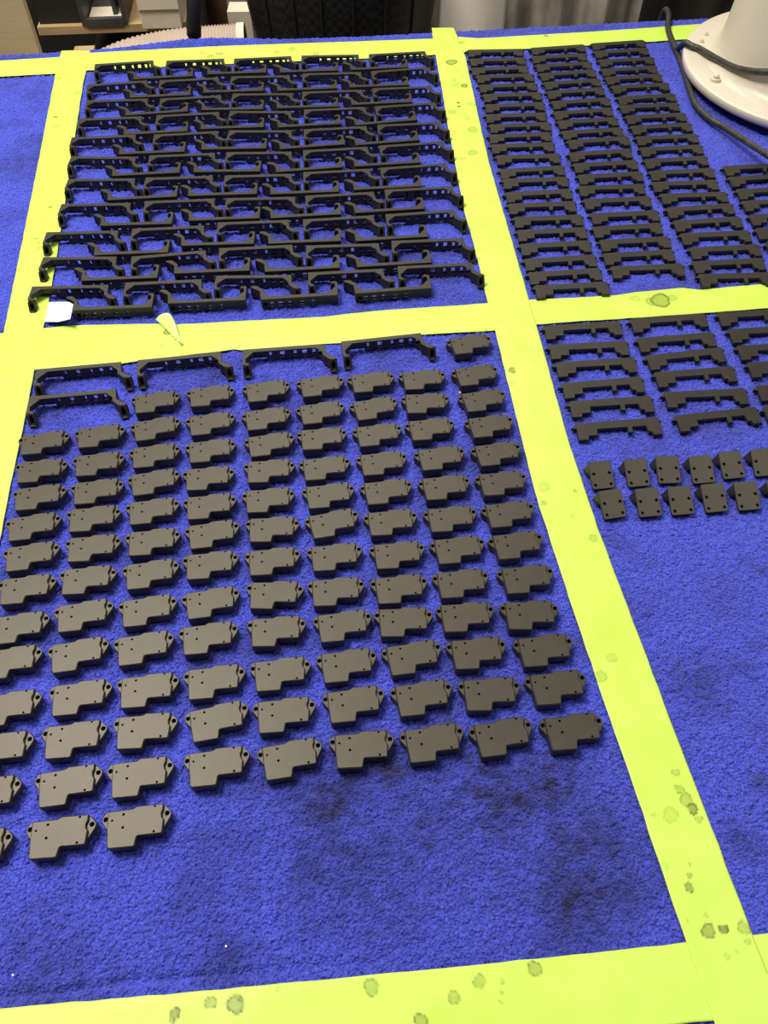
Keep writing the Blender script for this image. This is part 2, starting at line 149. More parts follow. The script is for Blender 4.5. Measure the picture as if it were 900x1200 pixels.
M_SHEET = simple('cream_canvas', (0.80, 0.72, 0.62), (0.88, 0.80, 0.70), 6, 0.8, 0.2, 0.004)
M_CURTAIN = simple('grey_vinyl', (0.17, 0.15, 0.12), (0.42, 0.39, 0.33), 9, 0.45, 0.3, 0.01)
M_DPANEL = simple('dark_vinyl', (0.022, 0.019, 0.014), (0.045, 0.04, 0.032), 6, 0.4, 0.2, 0.006)
def wood(name, c1, c2):
    m, nt, b = new_mat(name)
    mp = N(nt, 'ShaderNodeMapping'); mp.inputs['Scale'].default_value = (2.0, 2.0, 30.0)
    nt.links.new(coords(nt), mp.inputs[0])
    f = noise(nt, 6, 5, 0.6, mp.outputs[0])
    nt.links.new(ramp(nt, f, [(0.3, c1), (0.7, c2)]), b.inputs['Base Color']); b.inputs['Roughness'].default_value = 0.65
    return m
M_PLY = wood('plywood', (0.56, 0.44, 0.24), (0.66, 0.53, 0.31))
M_PLYEDGE = wood('chipboard_edge', (0.36, 0.24, 0.11), (0.50, 0.35, 0.18))
def hose_mat():
    m, nt, b = new_mat('ribbed_clear_hose')
    b.inputs['Base Color'].default_value = (0.40, 0.32, 0.25, 1); b.inputs["Roughness"].default_value = 0.5
    return m
M_HOSE = hose_mat()
def bin_mat():
    m, nt, b = new_mat('black_weave')
    ch = N(nt, 'ShaderNodeTexChecker'); ch.inputs['Scale'].default_value = 90
    ch.inputs['Color1'].default_value = (0.006, 0.006, 0.006, 1); ch.inputs['Color2'].default_value = (0.018, 0.017, 0.015, 1)
    nt.links.new(coords(nt), ch.inputs['Vector']); nt.links.new(ch.outputs[0], b.inputs['Base Color'])
    b.inputs['Roughness'].default_value = 0.45
    return m
M_BIN = bin_mat()

# ---------------------------------------------------------------- helpers
def link(name, me, mat=None, parent=None, loc=None, rot=None):
    o = bpy.data.objects.new(name, me); COL.objects.link(o)
    if me is not None and mat is not None and not me.materials: me.materials.append(mat)
    if parent is not None: o.parent = parent
    if loc is not None: o.location = loc
    if rot is not None: o.rotation_euler = rot
    return o
def mk(name, V, F, smooth=False):
    me = bpy.data.meshes.new(name); me.from_pydata([tuple(v) for v in V], [], F); me.validate(); me.update()
    if smooth: me.polygons.foreach_set('use_smooth', [True] * len(me.polygons))
    return me
def tag(o, label=None, cat=None, group=None, kind=None):
    if label: o['label'] = label
    if cat: o['category'] = cat
    if group: o['group'] = group
    if kind: o['kind'] = kind
    return o
def thing(name, label, cat, loc=(0, 0, 0), rz=0, group=None):
    return tag(link(name, None, loc=loc, rot=(0, 0, rz)), label, cat, group)
class MB:
    def __init__(s): s.V = []; s.F = []
    def add(s, V, F):
        n = len(s.V); s.V += [tuple(v) for v in V]; s.F += [tuple(i + n for i in f) for f in F]; return s
    def box(s, x0, x1, y0, y1, z0, z1):
        V = [(x, y, z) for z in (z0, z1) for y in (y0, y1) for x in (x0, x1)]
        return s.add(V, [(0, 2, 3, 1), (4, 5, 7, 6), (0, 1, 5, 4), (2, 6, 7, 3), (0, 4, 6, 2), (1, 3, 7, 5)])
    def prism(s, outer, holes=(), z0=0, z1=1, bev=0.0):
        """outer CCW polygon with holes, extruded; top rim chamfered by bev"""
        n = len(outer)
        loops = [list(outer)] + [list(h) for h in holes]
        top0 = offset(outer, bev) if bev > 0 else list(outer)
        tl = [top0] + [list(h) for h in holes]
        V = []; F = []
        idx_b = []; idx_t = []
        for L in loops:
            idx_b.append(list(range(len(V), len(V) + len(L)))); V += [(p[0], p[1], z0) for p in L]
        for L in tl:
            idx_t.append(list(range(len(V), len(V) + len(L)))); V += [(p[0], p[1], z1) for p in L]
        if bev > 0:
            mid = list(range(len(V), len(V) + n)); V += [(p[0], p[1], z1 - bev) for p in outer]
            for i in range(n):
                j = (i + 1) % n
                F.append((idx_b[0][i], idx_b[0][j], mid[j], mid[i])); F.append((mid[i], mid[j], idx_t[0][j], idx_t[0][i]))
        else:
            for i in range(n):
                j = (i + 1) % n; F.append((idx_b[0][i], idx_b[0][j], idx_t[0][j], idx_t[0][i]))
        for k in range(1, len(loops)):
            m = len(loops[k])
            for i in range(m):
                j = (i + 1) % m; F.append((idx_b[k][j], idx_b[k][i], idx_t[k][i], idx_t[k][j]))
        flat_b = [i for l in idx_b for i in l]; flat_t = [i for l in idx_t for i in l]
        tri = tessellate_polygon([[Vector((p[0], p[1], 0)) for p in L] for L in tl])
        P = [p for L in tl for p in L]
        for t in tri:
            a, b, c = t
            ar = (P[b][0] - P[a][0]) * (P[c][1] - P[a][1]) - (P[c][0] - P[a][0]) * (P[b][1] - P[a][1])
            if abs(ar) < 1e-14: continue
            if ar < 0: a, b, c = a, c, b
            F.append((flat_t[a], flat_t[b], flat_t[c])); F.append((flat_b[a], flat_b[c], flat_b[b]))
        return s.add(V, F)
    def scale(s, k): s.V = [(v[0] * k, v[1] * k, v[2] * k) for v in s.V]; return s
    def mesh(s, name, smooth=False): return mk(name, s.V, s.F, smooth)
def offset(poly, d):
    out = []; n = len(poly)
    for i in range(n):
        p0 = Vector(poly[i - 1][:2]); p1 = Vector(poly[i][:2]); p2 = Vector(poly[(i + 1) % n][:2])
        a = (p1 - p0).normalized(); b = (p2 - p1).normalized()
        na = Vector((-a.y, a.x)); nb = Vector((-b.y, b.x)); m = na + nb
        if m.length < 1e-6: m = na
        m.normalize(); c = max(0.5, m.dot(na)); q = p1 + m * (d / c); out.append((q.x, q.y))
    return out
def rounded(poly, rad, seg=3):
    out = []; n = len(poly)
    for i in range(n):
        r = rad[i] if isinstance(rad, (list, tuple)) else rad
        p0 = Vector(poly[i - 1]); p1 = Vector(poly[i]); p2 = Vector(poly[(i + 1) % n])
        a = p0 - p1; b = p2 - p1; r = min(r, a.length * .45, b.length * .45)
        if r <= 0: out.append(tuple(p1)); continue
        A = p1 + a.normalized() * r; B = p1 + b.normalized() * r
        for k in range(seg + 1):
            t = k / seg; q = A * (1 - t) ** 2 + p1 * 2 * t * (1 - t) + B * t * t; out.append((q.x, q.y))
    return out
def circ(x, y, r, n=10, rx=None):
    return [(x + (rx or r) * math.cos(2 * math.pi * i / n), y + r * math.sin(2 * math.pi * i / n)) for i in range(n)]
def ccw(p):
    a = sum(p[i - 1][0] * p[i][1] - p[i][0] * p[i - 1][1] for i in range(len(p)))
    return p if a > 0 else p[::-1]
def catmull(pts, sub=8):
    P = [Vector(p) for p in pts]; P = [2 * P[0] - P[1]] + P + [2 * P[-1] - P[-2]]; out = []
    for i in range(1, len(P) - 2):
        for k in range(sub):
            t = k / sub; p0, p1, p2, p3 = P[i - 1:i + 3]
            out.append(0.5 * ((2 * p1) + (p2 - p0) * t + (2 * p0 - 5 * p1 + 4 * p2 - p3) * t * t + (3 * p1 - p0 - 3 * p2 + p3) * t ** 3))
    out.append(P[-2]); return out
def tube(mb, pts, r, n=12, cap=True, ripple=None):
    V = []; F = []; m = len(pts); u = None
    for i, p in enumerate(pts):
        t = (pts[min(i + 1, m - 1)] - pts[max(i - 1, 0)]).normalized()
        if u is None:
            u = t.cross(Vector((0, 0, 1)))
            if u.length < 1e-3: u = t.cross(Vector((1, 0, 0)))
        u = u - t * u.dot(t); u.normalize(); v = u.cross(t)
        rr = r * (ripple(i) if ripple else 1)
        for k in range(n):
            a = 2 * math.pi * k / n; V.append(p + u * math.cos(a) * rr + v * math.sin(a) * rr)
    for i in range(m - 1):
        for k in range(n):
            F.append((i * n + k, i * n + (k + 1) % n, (i + 1) * n + (k + 1) % n, (i + 1) * n + k))
    if cap: F.append(tuple(range(n))[::-1]); F.append(tuple((m - 1) * n + k for k in range(n)))
    return mb.add(V, F)
def lathe(mb, prof, n=64, cx=0, cy=0):
    V = []; F = []
    for (r, z) in prof:
        for k in range(n):
            a = 2 * math.pi * k / n; V.append((cx + r * math.cos(a), cy + r * math.sin(a), z))
    for i in range(len(prof) - 1):
        for k in range(n):
            F.append((i * n + k, i * n + (k + 1) % n, (i + 1) * n + (k + 1) % n, (i + 1) * n + k))
    F.append(tuple(range(n))[::-1]); F.append(tuple((len(prof) - 1) * n + k for k in range(n)))
    return mb.add(V, F)
ORD = 'first second third fourth fifth sixth seventh eighth ninth tenth eleventh twelfth thirteenth fourteenth fifteenth sixteenth seventeenth eighteenth nineteenth twentieth twenty-first twenty-second'.split()

# ---------------------------------------------------------------- the setting
fl = link('floor', MB().box(-4, 4, -2.5, 4.2, -0.05, 0).mesh('floor'), M_FLOOR); tag(fl, 'grey concrete workshop floor', kind='structure')
wb = link('wall_back', MB().box(-4, 4, 3.0, 3.1, 0, 3.4).mesh('wall_back'), M_WALL); tag(wb, 'dull workshop wall behind the bench', kind='structure')

# work table (back edge runs through two measured points)
BA = Vector((-627.8, 1419.0)) * MM; BB = Vector((604.3, 1543.0)) * MM
ang = math.atan2(BB.y - BA.y, BB.x - BA.x); ex = Vector((math.cos(ang), math.sin(ang))); ey = Vector((-ex.y, ex.x))
tb = thing('work_table', 'wide work table under the blue towels', 'table', (BA.x, BA.y, 0), ang)
link('table_top', MB().box(-0.55, 2.15, -1.62, -0.004, TZ - 0.040, TZ - 0.010).mesh('table_top'), M_BENCH, tb)
legm = MB().box(-0.03, 0.03, -0.03, 0.03, 0, TZ - 0.040).mesh('leg')
for x, y in ((-0.48, -0.08), (2.08, -0.08), (-0.48, -1.55), (2.08, -1.55)):
    link('leg', legm, M_LEG, tb, (x, y, 0))

# ---------------------------------------------------------------- towels
def interp_line(P, x, axis=0):
    """value of the other axis along polyline P, linear, extrapolated"""
    A = np.array(P, float); k = A[:, axis]; v = A[:, 1 - axis]
    o = np.argsort(k); k = k[o]; v = v[o]
    r = np.interp(x, k, v)
    r = np.where(x < k[0], v[0] + (x - k[0]) * (v[1] - v[0]) / (k[1] - k[0]), r)
    r = np.where(x > k[-1], v[-1] + (x - k[-1]) * (v[-1] - v[-2]) / (k[-1] - k[-2]), r)
    return r
SM = DATA['seam']
def line2(P):
    A = np.array(P, float); return A
Hm = SM['Hm']; V0 = SM['V0']; V1 = SM['V1']
Hb = [[p[0], p[1] - 24] for p in SM['Hb']]
backl = SM['back']
def smooth_noise(shape, cells, seed):
    g = np.random.default_rng(seed).random((cells[0] + 2, cells[1] + 2))
    u = np.linspace(0, cells[0], shape[0]); v = np.linspace(0, cells[1], shape[1])
    iu = np.minimum(u.astype(int), cells[0]); iv = np.minimum(v.astype(int), cells[1]); fu = (u - iu)[:, None]; fv = (v - iv)[None, :]
    fu = fu * fu * (3 - 2 * fu); fv = fv * fv * (3 - 2 * fv)
    a = g[np.ix_(iu, iv)]; b = g[np.ix_(iu + 1, iv)]; c = g[np.ix_(iu, iv + 1)]; d = g[np.ix_(iu + 1, iv + 1)]
    return (a * (1 - fu) + b * fu) * (1 - fv) + (c * (1 - fu) + d * fu) * fv
def grid_mesh(name, X, Y, Z, attr):
    n, m = X.shape
    me = bpy.data.meshes.new(name)
    co = np.stack([X, Y, Z], -1).reshape(-1, 3).astype(np.float32) * MM; co[:, 2] += TZ
    me.vertices.add(n * m); me.vertices.foreach_set('co', co.ravel())
    i = np.arange(n * m).reshape(n, m)
    q = np.stack([i[:-1, :-1], i[:-1, 1:], i[1:, 1:], i[1:, :-1]], -1).reshape(-1, 4)
    # orientation: make normals face up
    a = co[q[0, 1]] - co[q[0, 0]]; b = co[q[0, 3]] - co[q[0, 0]]
    if a[0] * b[1] - a[1] * b[0] < 0: q = q[:, ::-1]
    me.loops.add(q.size); me.loops.foreach_set('vertex_index', q.ravel().astype(np.int32))
    me.polygons.add(len(q)); me.polygons.foreach_set('loop_start', np.arange(0, q.size, 4, dtype=np.int32))
    me.polygons.foreach_set('use_smooth', np.ones(len(q), bool))
    me.update(calc_edges=True)
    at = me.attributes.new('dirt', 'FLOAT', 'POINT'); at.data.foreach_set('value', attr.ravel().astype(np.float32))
    return me
def blotch_field(X, Y):
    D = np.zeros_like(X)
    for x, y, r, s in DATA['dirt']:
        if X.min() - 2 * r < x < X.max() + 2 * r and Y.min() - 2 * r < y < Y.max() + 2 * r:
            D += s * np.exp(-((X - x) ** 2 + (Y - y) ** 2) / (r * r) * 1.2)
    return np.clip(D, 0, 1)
def towel(name, label, xl, xr, yb, yt, spacing, seed, is_back=False, groove=False):
    """xl/xr: functions of y giving side edges; yb/yt: functions of x giving front and back edges"""
    yc = [float(yb(0)), float(yt(0))]
    w = abs(float(xr(np.mean(yc))) - float(xl(np.mean(yc)))); h = abs(yc[1] - yc[0])
    n = int(h / spacing); m = int(w / spacing)
    v = np.linspace(0, 1, n)[:, None]; u = np.linspace(0, 1, m)[None, :]
    y = yc[0] + (yc[1] - yc[0]) * v + 0 * u
    for _ in range(4):
        x = xl(y) * (1 - u) + xr(y) * u
        y = yb(x) * (1 - v) + yt(x) * v
    r = np.random.default_rng(seed)
    a = r.random((n, m)); a2 = a * 0.55 + 0.45 * (np.roll(a, 1, 0) + np.roll(a, 1, 1) + np.roll(a, -1, 0)) / 3
    b = smooth_noise((n, m), (max(2, int(h / 4)), max(2, int(w / 3))), seed + 1)
    c = smooth_noise((n, m), (max(2, int(h / 30)), max(2, int(w / 40))), seed + 2)
    z = -(3.6 * (1 - np.clip((a2 - .2) * 1.6, 0, 1)) + 2.0 * b + 1.0 * c) * 0.75 + 0.35
    z = np.minimum(z, 0)
    if groove:
        gy = interp_line(DATA['groove'], x); d = y - gy
        z -= 3.0 * np.exp(-(d / 2.6) ** 2) * np.clip((260 + (x * 0)) / 260, 0, 1) * np.clip((40 - x) / 200, 0, 1)
    if is_back:
        edge = (BA.y * 1000) + (x - BA.x * 1000) * math.tan(ang)
        over = np.clip(y - (edge - 6), 0, None)
        real = interp_line(backl, x)
        # loose bulge where the towel lifts at the back edge
        bul = 12 * np.exp(-((x + 300) / 120) ** 2) * np.exp(-((y - edge - 6) / 16) ** 2)
        z = z + bul - np.clip(over, 0, 60) ** 1.5 * 0.16
    me = grid_mesh(name, x, y, z, blotch_field(x, y))
    o = link(name, me, M_TOWEL)
    return tag(o, label, 'towel', 'blue towels on the table')
f = lambda P, ax=0: (lambda t: interp_line(P, t, ax))
def const(c): return lambda t: np.full_like(np.asarray(t, float), c)
BKL = [[-1000.0, BA.y * 1000 + (-1000 - BA.x * 1000) * math.tan(ang) + 22], [1000.0, BA.y * 1000 + (1000 - BA.x * 1000) * math.tan(ang) + 22]]
V0x = [V0[0], V0[1], [-372.0, 400.0], [-330.0, -100.0]]
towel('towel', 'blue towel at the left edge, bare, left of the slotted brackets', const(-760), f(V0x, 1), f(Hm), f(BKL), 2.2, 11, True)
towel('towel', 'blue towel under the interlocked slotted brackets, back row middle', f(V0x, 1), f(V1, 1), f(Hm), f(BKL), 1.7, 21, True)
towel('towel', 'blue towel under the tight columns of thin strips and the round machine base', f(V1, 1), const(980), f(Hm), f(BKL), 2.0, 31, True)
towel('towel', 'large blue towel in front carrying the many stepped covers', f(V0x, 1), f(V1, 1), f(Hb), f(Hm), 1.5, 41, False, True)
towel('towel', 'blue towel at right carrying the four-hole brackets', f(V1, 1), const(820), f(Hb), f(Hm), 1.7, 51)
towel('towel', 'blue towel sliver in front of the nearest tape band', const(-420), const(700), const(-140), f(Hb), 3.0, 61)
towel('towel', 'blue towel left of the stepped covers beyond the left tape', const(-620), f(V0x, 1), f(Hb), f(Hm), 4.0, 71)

# ---------------------------------------------------------------- tapes
def stain_mark_field(X, Y):
    D = np.zeros_like(X)
    for i, (x, y, r, s) in enumerate(DATA['stain_mark']):  # stains, plus a dark leaf-shaped mark beside the tape curl
        if X.min() - r < x < X.max() + r and Y.min() - r < y < Y.max() + r:
            dx = X - x; dy = Y - y; th = np.arctan2(dy, dx)
            rad = r * (1 + 0.07 * np.sin(2 * th + i) + 0.06 * np.sin(3 * th + 2.1 * i) + 0.03 * np.sin(7 * th + i * 1.7))
            d = np.hypot(dx, dy) / rad
            D = np.maximum(D, s * np.clip((1.0 - d) / 0.12, 0, 1) * (0.6 + 0.55 * np.exp(-((d - 0.88) / 0.14) ** 2)))
    # faint wiped dirt
    return D
def tape(name, label, A, B, axis, t0, t1, z, seed, step=1.4):
    n = int(abs(t1 - t0) / step); m = int(48 / step)
    t = np.linspace(t0, t1, n)
    a = interp_line(A, t, axis); b = interp_line(B, t, axis)
    r = np.random.default_rng(seed)
    k = np.linspace(0, n - 1, max(4, n // 9)); jig = np.interp(np.arange(n), k, r.normal(0, 0.22, len(k)))
    a = a + jig; b = b + np.roll(jig, 17)
    u = np.linspace(0, 1, m)[None, :]
    O = a[:, None] * (1 - u) + b[:, None] * u; T = np.repeat(t[:, None], m, 1)
    X, Y = (T, O) if axis == 0 else (O, T)
    Z = z + 0.5 * smooth_noise(X.shape, (max(2, n // 25), 3), seed) * np.sin(np.pi * u) 
    me = grid_mesh(name, X, Y, Z, stain_mark_field(X, Y))
    o = link(name, me, M_TAPE); md = o.modifiers.new('thickness', 'SOLIDIFY'); md.thickness = 0.00018; md.offset = 1
    return tag(o, label, 'tape', 'fluorescent tape bands')
TP = DATA['tape']
def shift(P, d): return [[p[0], p[1] + d] for p in P]
tape('tape_strip', 'yellow-green tape band along the back of the table', TP['back'][0], TP['back'][1], 0, -780, 760, 0.15, 1)
tape('tape_strip', 'yellow-green tape band between slotted brackets and stepped covers', TP['midleft'][0], TP['midleft'][1], 0, -760, 150, 0.15, 2)
tape('tape_strip', 'yellow-green tape band between the two groups of thin strips, large smudge', TP['midright'][0], TP['midright'][1], 0, 150, 960, 0.15, 3)
tape('tape_strip', 'yellow-green tape band across the front, nearest the viewer', TP['front'][0], shift(TP['front'][0], -47.5), 0, -520, 640, 0.15, 4)
LA = TP['left'][0] + [[-427.0, 640.0], [-417.0, 505.0], [-408.0, 400.0]]
tape('tape_strip', 'yellow-green tape band running away at the left side', LA, TP['left'][1], 1, 1424, -120, 0.45, 5)
ct = tape('tape_strip', 'long stained yellow-green tape band running away through the middle', TP['center'][0], TP['center'][1], 1, 1499, -130, 0.45, 6)

# lifted tape end near the middle band: a small cone
cu = [Vector((p[0], p[1], z)) * MM for p, z in zip(DATA['curl'], (1, 2.5, 9, 13, 11, 6, 1))]
apex = cu[0]; mouth = catmull(cu[1:], 6)
V = []; F = []; K = 8
for q in mouth:
    for k in range(K + 1): V.append(apex.lerp(q, 0.04 + 0.96 * k / K))
for i in range(len(mouth) - 1):
    for k in range(K): F.append((i * (K + 1) + k, i * (K + 1) + k + 1, (i + 1) * (K + 1) + k + 1, (i + 1) * (K + 1) + k))
V = [v + Vector((0, 0, TZ)) for v in V]
M_CURL = simple('tape_scrap', (0.66, 0.86, 0.20), (0.74, 0.92, 0.34), 30, 0.4, 0.0)
o = link('tape_curl', mk('tape_curl', V, F, True), M_CURL); md = o.modifiers.new('thickness', 'SOLIDIFY'); md.thickness = 0.0003
tag(o, 'curled cone of loose tape standing on the band behind the stepped covers', 'tape')

# white paper scrap with a faint scribble
pp = [Vector(p) * MM for p in DATA['paper']]
def plerp(u, v):
    # corners: back-left 0, back-right 1/2, front-right 3, front mid 4, front-left 5
    bk = pp[0].lerp(pp[1], min(u / .85, 1)) if u < .85 else pp[1].lerp(pp[2], (u - .85) / .15)
    fr = pp[5].lerp(pp[4], min(u / .5, 1)) if u < .5 else pp[4].lerp(pp[3], (u - .5) / .5)
    return fr.lerp(bk, v)
V = []; F = []; n = 14
for j in range(n + 1):
    for i in range(n + 1):
        u, v = i / n, j / n; q = plerp(u, v)
        V.append((q.x, q.y, TZ + q.z))
for j in range(n):
    for i in range(n): F.append((j * (n + 1) + i, j * (n + 1) + i + 1, (j + 1) * (n + 1) + i + 1, (j + 1) * (n + 1) + i))
o = link('paper_scrap', mk('paper_scrap', V, F, True), M_PAPER); md = o.modifiers.new('thickness', 'SOLIDIFY'); md.thickness = 0.0002; md.offset = -1
tag(o, 'small white paper scrap tucked by the front left slotted bracket', 'paper')
cx_, cy_, cz_ = plerp(0.34, 0.62)
mb = MB()
for seg in (((-3.2, -1.4), (-3.2, 1.4)), ((-3.2, 1.4), (-1.2, 1.4)), ((-3.2, 0), (-1.6, 0)), ((-3.2, -1.4), (-1.2, -1.4)), ((-.4, 1.4), (1.6, 1.4)), ((.6, 1.4), (.6, -1.4)), ((-.4, -1.4), (1.6, -1.4)), ((2.4, -1.6), (2.9, -.9))):
    a = Vector(seg[0]); b = Vector(seg[1]); d = (b - a).normalized() * .22; nn = Vector((-d.y, d.x))
    P = [a - d - nn, b + d - nn, b + d + nn, a - d + nn]
    mb.add([(p.x * MM, p.y * MM, 0) for p in P], [(0, 1, 2, 3)])
link('handwriting', mb.mesh('handwriting'), M_INK, o, (cx_, cy_, TZ + cz_ + 0.0006), (0.0, -math.atan2(pp[1].z - pp[0].z, (pp[1] - pp[0]).length) , 0.05))

# ---------------------------------------------------------------- stepped covers (shared meshes)
Z0 = 0.7 * MM
body = [(-21, 5.0), (-21, -8.3), (-19.9, -22.3), (0.2, -22.6), (1.6, -15.1), (20.2, -15.1), (21.0, -5.0), (19.5, -2.8), (19.2, 0.2), (20.3, 2.4), (20.4, 6.9), (0.2, 7.0), (-2.4, 5.3)]
body = ccw(rounded(body, [0.5, .5, 1.8, 1.5, 1.2, 1.5, .8, .8, .8, .6, .6, .8, .8], 3))
hole = [circ(-9.2, 1.75, 1.05, 8), circ(-9.15, -7.9, 1.1, 8), circ(14.0, 5.5, .95, 8), circ(14.05, -13.2, 1.0, 8), circ(-17.5, -2.0, .95, 8)]
body_me = MB().prism(body, hole, 0, 10, 0.7).scale(MM).mesh('cover_body')
# the ears, one metre-scale mesh each, with a raised ring around the hole
earL = ccw(rounded([(-20.8, 6.0), (-24.2, 4.2), (-26.2, 0.2), (-25.4, -2.6), (-20.8, -8.8)], [0, 1.5, 2, 1.5, 0], 3))
earR = ccw(rounded([(19.0, 7.2), (22.6, 5.2), (26.6, 0.4), (25.6, -3.0), (21.2, -10.2), (19.2, -10.2)], [0, 1.5, 2, 1.5, 1, 0], 3))
earL_me = MB().prism(earL, [circ(-22.95, 0, 1.95, 12)], 0, 7.5, 0.5).scale(MM).mesh('mounting_ear_l')
earR_me = MB().prism(earR, [circ(22.95, 0, 1.95, 12)], 0, 7.5, 0.5).scale(MM).mesh('mounting_ear_r')
for c, colm in enumerate(DATA['M']):
    for r, (x, y, t) in enumerate(colm):
        lab = 'charcoal stepped cover with two eared holes, %s column from left, %s from the back' % (ORD[c], ORD[r])
        if c == 0 and r >= 6: lab = 'charcoal stepped cover cut by the left frame edge, first column, %s from the back' % ORD[r]
        if c == 8 and r == 0: lab = 'charcoal stepped cover alone in the back right corner beside the last slotted bracket'
        root = thing('stepped_cover', lab, 'cover', (x * MM, y * MM, TZ + Z0), t, 'stepped covers laid in rows')
        link('body', body_me, M_PART, root)
        link('mounting_ear', earL_me, M_PART, root); link('mounting_ear', earR_me, M_PART, root)

# ---------------------------------------------------------------- slotted C-shaped brackets
H = 13.0; LU = 91.0
inner = [(3.4, -22), (2.6, -16), (11.8, -5.6), (80.5, -5.6), (87.6, -12.5), (88.2, -18)]
outerR = [(91, 0), (92.2, -15.5), (98.5, -20.5), (102.6, -23.5)]
full = ccw([(0, 0), (-0.4, -23), (0.2, -25), (3.6, -25)] + inner + [(94.9, -25.5), (103.3, -25.5)] + outerR[::-1] )
WIN = [(28.5, 31.5), (40.5, 46), (56, 59.5), (65.5, 71), (76.5, 81)]
TY = 5.6
SK = 1.3
mb = MB()
mb.prism(full, (), 12.3, H, 0.35)                     # top skin
def seg(x0, x1, ya, yb): return ccw([(x0, ya), (x1, ya), (x1, yb), (x0, yb)])
# left quarter and arm: shallow rib under the top, thin full-height outer skirt
leftend = ccw([(0, 0), (-0.4, -23), (0.4, -25), (3.6, -25), (3.4, -22), (2.6, -16), (11.8, -5.6), (28.5, -5.6), (28.5, 0)])
mb.prism(leftend, (), 6.2, 12.3)
mb.prism(seg(0, 28.5, 0, -SK), (), 0, 6.2)
mb.prism(seg(26, 28.5, -SK, -TY), (), 0, 6.2)
rightend = ccw([(88.5, 0), (91, 0), (92.2, -15.5), (98.5, -20.5), (102.6, -23.5), (103.3, -25.5), (94.9, -25.5), (88.2, -18), (87.6, -12.5), (86.9, -11.8)])
mb.prism(rightend, (), 0, 12.3)
edges = [31.5, 40.5, 46, 56, 59.5, 65.5, 71, 76.5, 81, 84]
for a, b in zip(edges[::2], edges[1::2]):              # two thin walls with pillars, hollow between
    mb.prism(seg(a, b, 0, -SK), (), 0, 12.3); mb.prism(seg(a, b, -TY + SK, -TY), (), 0, 12.3)
for a, b in WIN + [(84, 88.5)]:
    mb.prism(seg(a, b, -TY + SK, -TY), (), 0, 2.6); mb.prism(seg(a, b, -TY + SK, -TY), (), 11.3, 12.3)
    mb.prism(seg(a, b, 0, -SK), (), 0, 2.6); mb.prism(seg(a, b, 0, -SK), (), 8.0, 12.3)
mb.prism(ccw([(80.5, -5.6), (84, -5.6), (84, -9.1)]), (), 0, 12.3)
mb.prism(ccw([(84, -5.6), (88.5, -5.6), (87.2, -12.1), (84, -9.1)]), (), 0, 5.0)
frame_me = mb.scale(MM).mesh('slotted_frame')
# clip end: arched plate with a deep oval pocket facing outwards and a small foot
def clip_mesh(name, xc, yb, w, depth):
    n = 16; V = []; F = []
    def yf(z): return yb - depth - 6.2 * (1 - z / H)
    out = [(xc - w / 2, 0), (xc + w / 2, 0), (xc + w / 2, H - w * .42)]
    out += [(xc + w / 2 * math.cos(a), H - w * .42 + w * .42 * math.sin(a)) for a in [math.pi * k / 8 for k in range(1, 8)]]
    out += [(xc - w / 2, H - w * .42)]
    hol = [(xc + w * .27 * math.cos(2 * math.pi * k / n), 6.3 + 5.3 * math.sin(2 * math.pi * k / n)) for k in range(n)]
    m = len(out)
    V += [(x, yf(z), z) for x, z in out]; V += [(x, yb, z) for x, z in out]
    V += [(x, yf(z), z) for x, z in hol]; V += [(x, yb - 0.5, z) for x, z in hol]
    for i in range(m): j = (i + 1) % m; F.append((i, i + m, j + m, j))
    F.append(tuple(range(m, 2 * m)))
    o1 = 2 * m; o2 = 2 * m + n
    for i in range(n): j = (i + 1) % n; F.append((o1 + i, o1 + j, o2 + j, o2 + i))
    F.append(tuple(range(o2, o2 + n))[::-1])
    P = [Vector((x, z, 0)) for x, z in out]; Q = [Vector((x, z, 0)) for x, z in hol]
    for t in tessellate_polygon([P, Q]):
        F.append(tuple((i if i < m else o1 + i - m) for i in t))
    mb = MB().add(V, F)
    mb.box(xc - w * .34, xc + w * .34, yf(0) - 1.0, yf(0) + .5, 0, 1.3)
    return mb.scale(MM).mesh(name)
clipL = clip_mesh('clip_end_l', 3.9, -22.0, 8.6, 3.8)
clipR = clip_mesh('clip_end_r', 99.1, -22.4, 8.6, 3.6)
def slotted(x, y, t, lab, grp):
    root = thing('slotted_bracket', lab, 'bracket', (x * MM, y * MM, TZ + Z0), t, grp)
    link('slotted_frame', frame_me, M_STRIP, root)
    link('clip_end', clipL, M_STRIP, root); link('clip_end', clipR, M_STRIP, root)
for r, row in enumerate(DATA['U']):
    for c, (x, y, t) in enumerate(row):
        slotted(x, y, t, 'black slotted bracket with arms toward the viewer, %s row from back, %s from left' % (ORD[r], ORD[c]), 'interlocked slotted brackets')
for r, row in enumerate(DATA['I']):
    for c, (x, y, t) in enumerate(row):
        slotted(x, y, t, 'black slotted bracket with arms pointing away, %s row from back, %s such from left' % (ORD[r], ORD[c]), 'interlocked slotted brackets')
for k, (x, y, t) in enumerate(DATA['singles']):
    lab = ['leftmost of four in the row behind the stepped covers', 'second of four in the row behind the stepped covers', 'third of four in the row behind the stepped covers', 'rightmost of four in the row behind the stepped covers', 'standing alone in front of the leftmost one'][k]
    slotted(x, y, t, 'black slotted bracket, ' + lab, 'loose slotted brackets behind the covers')

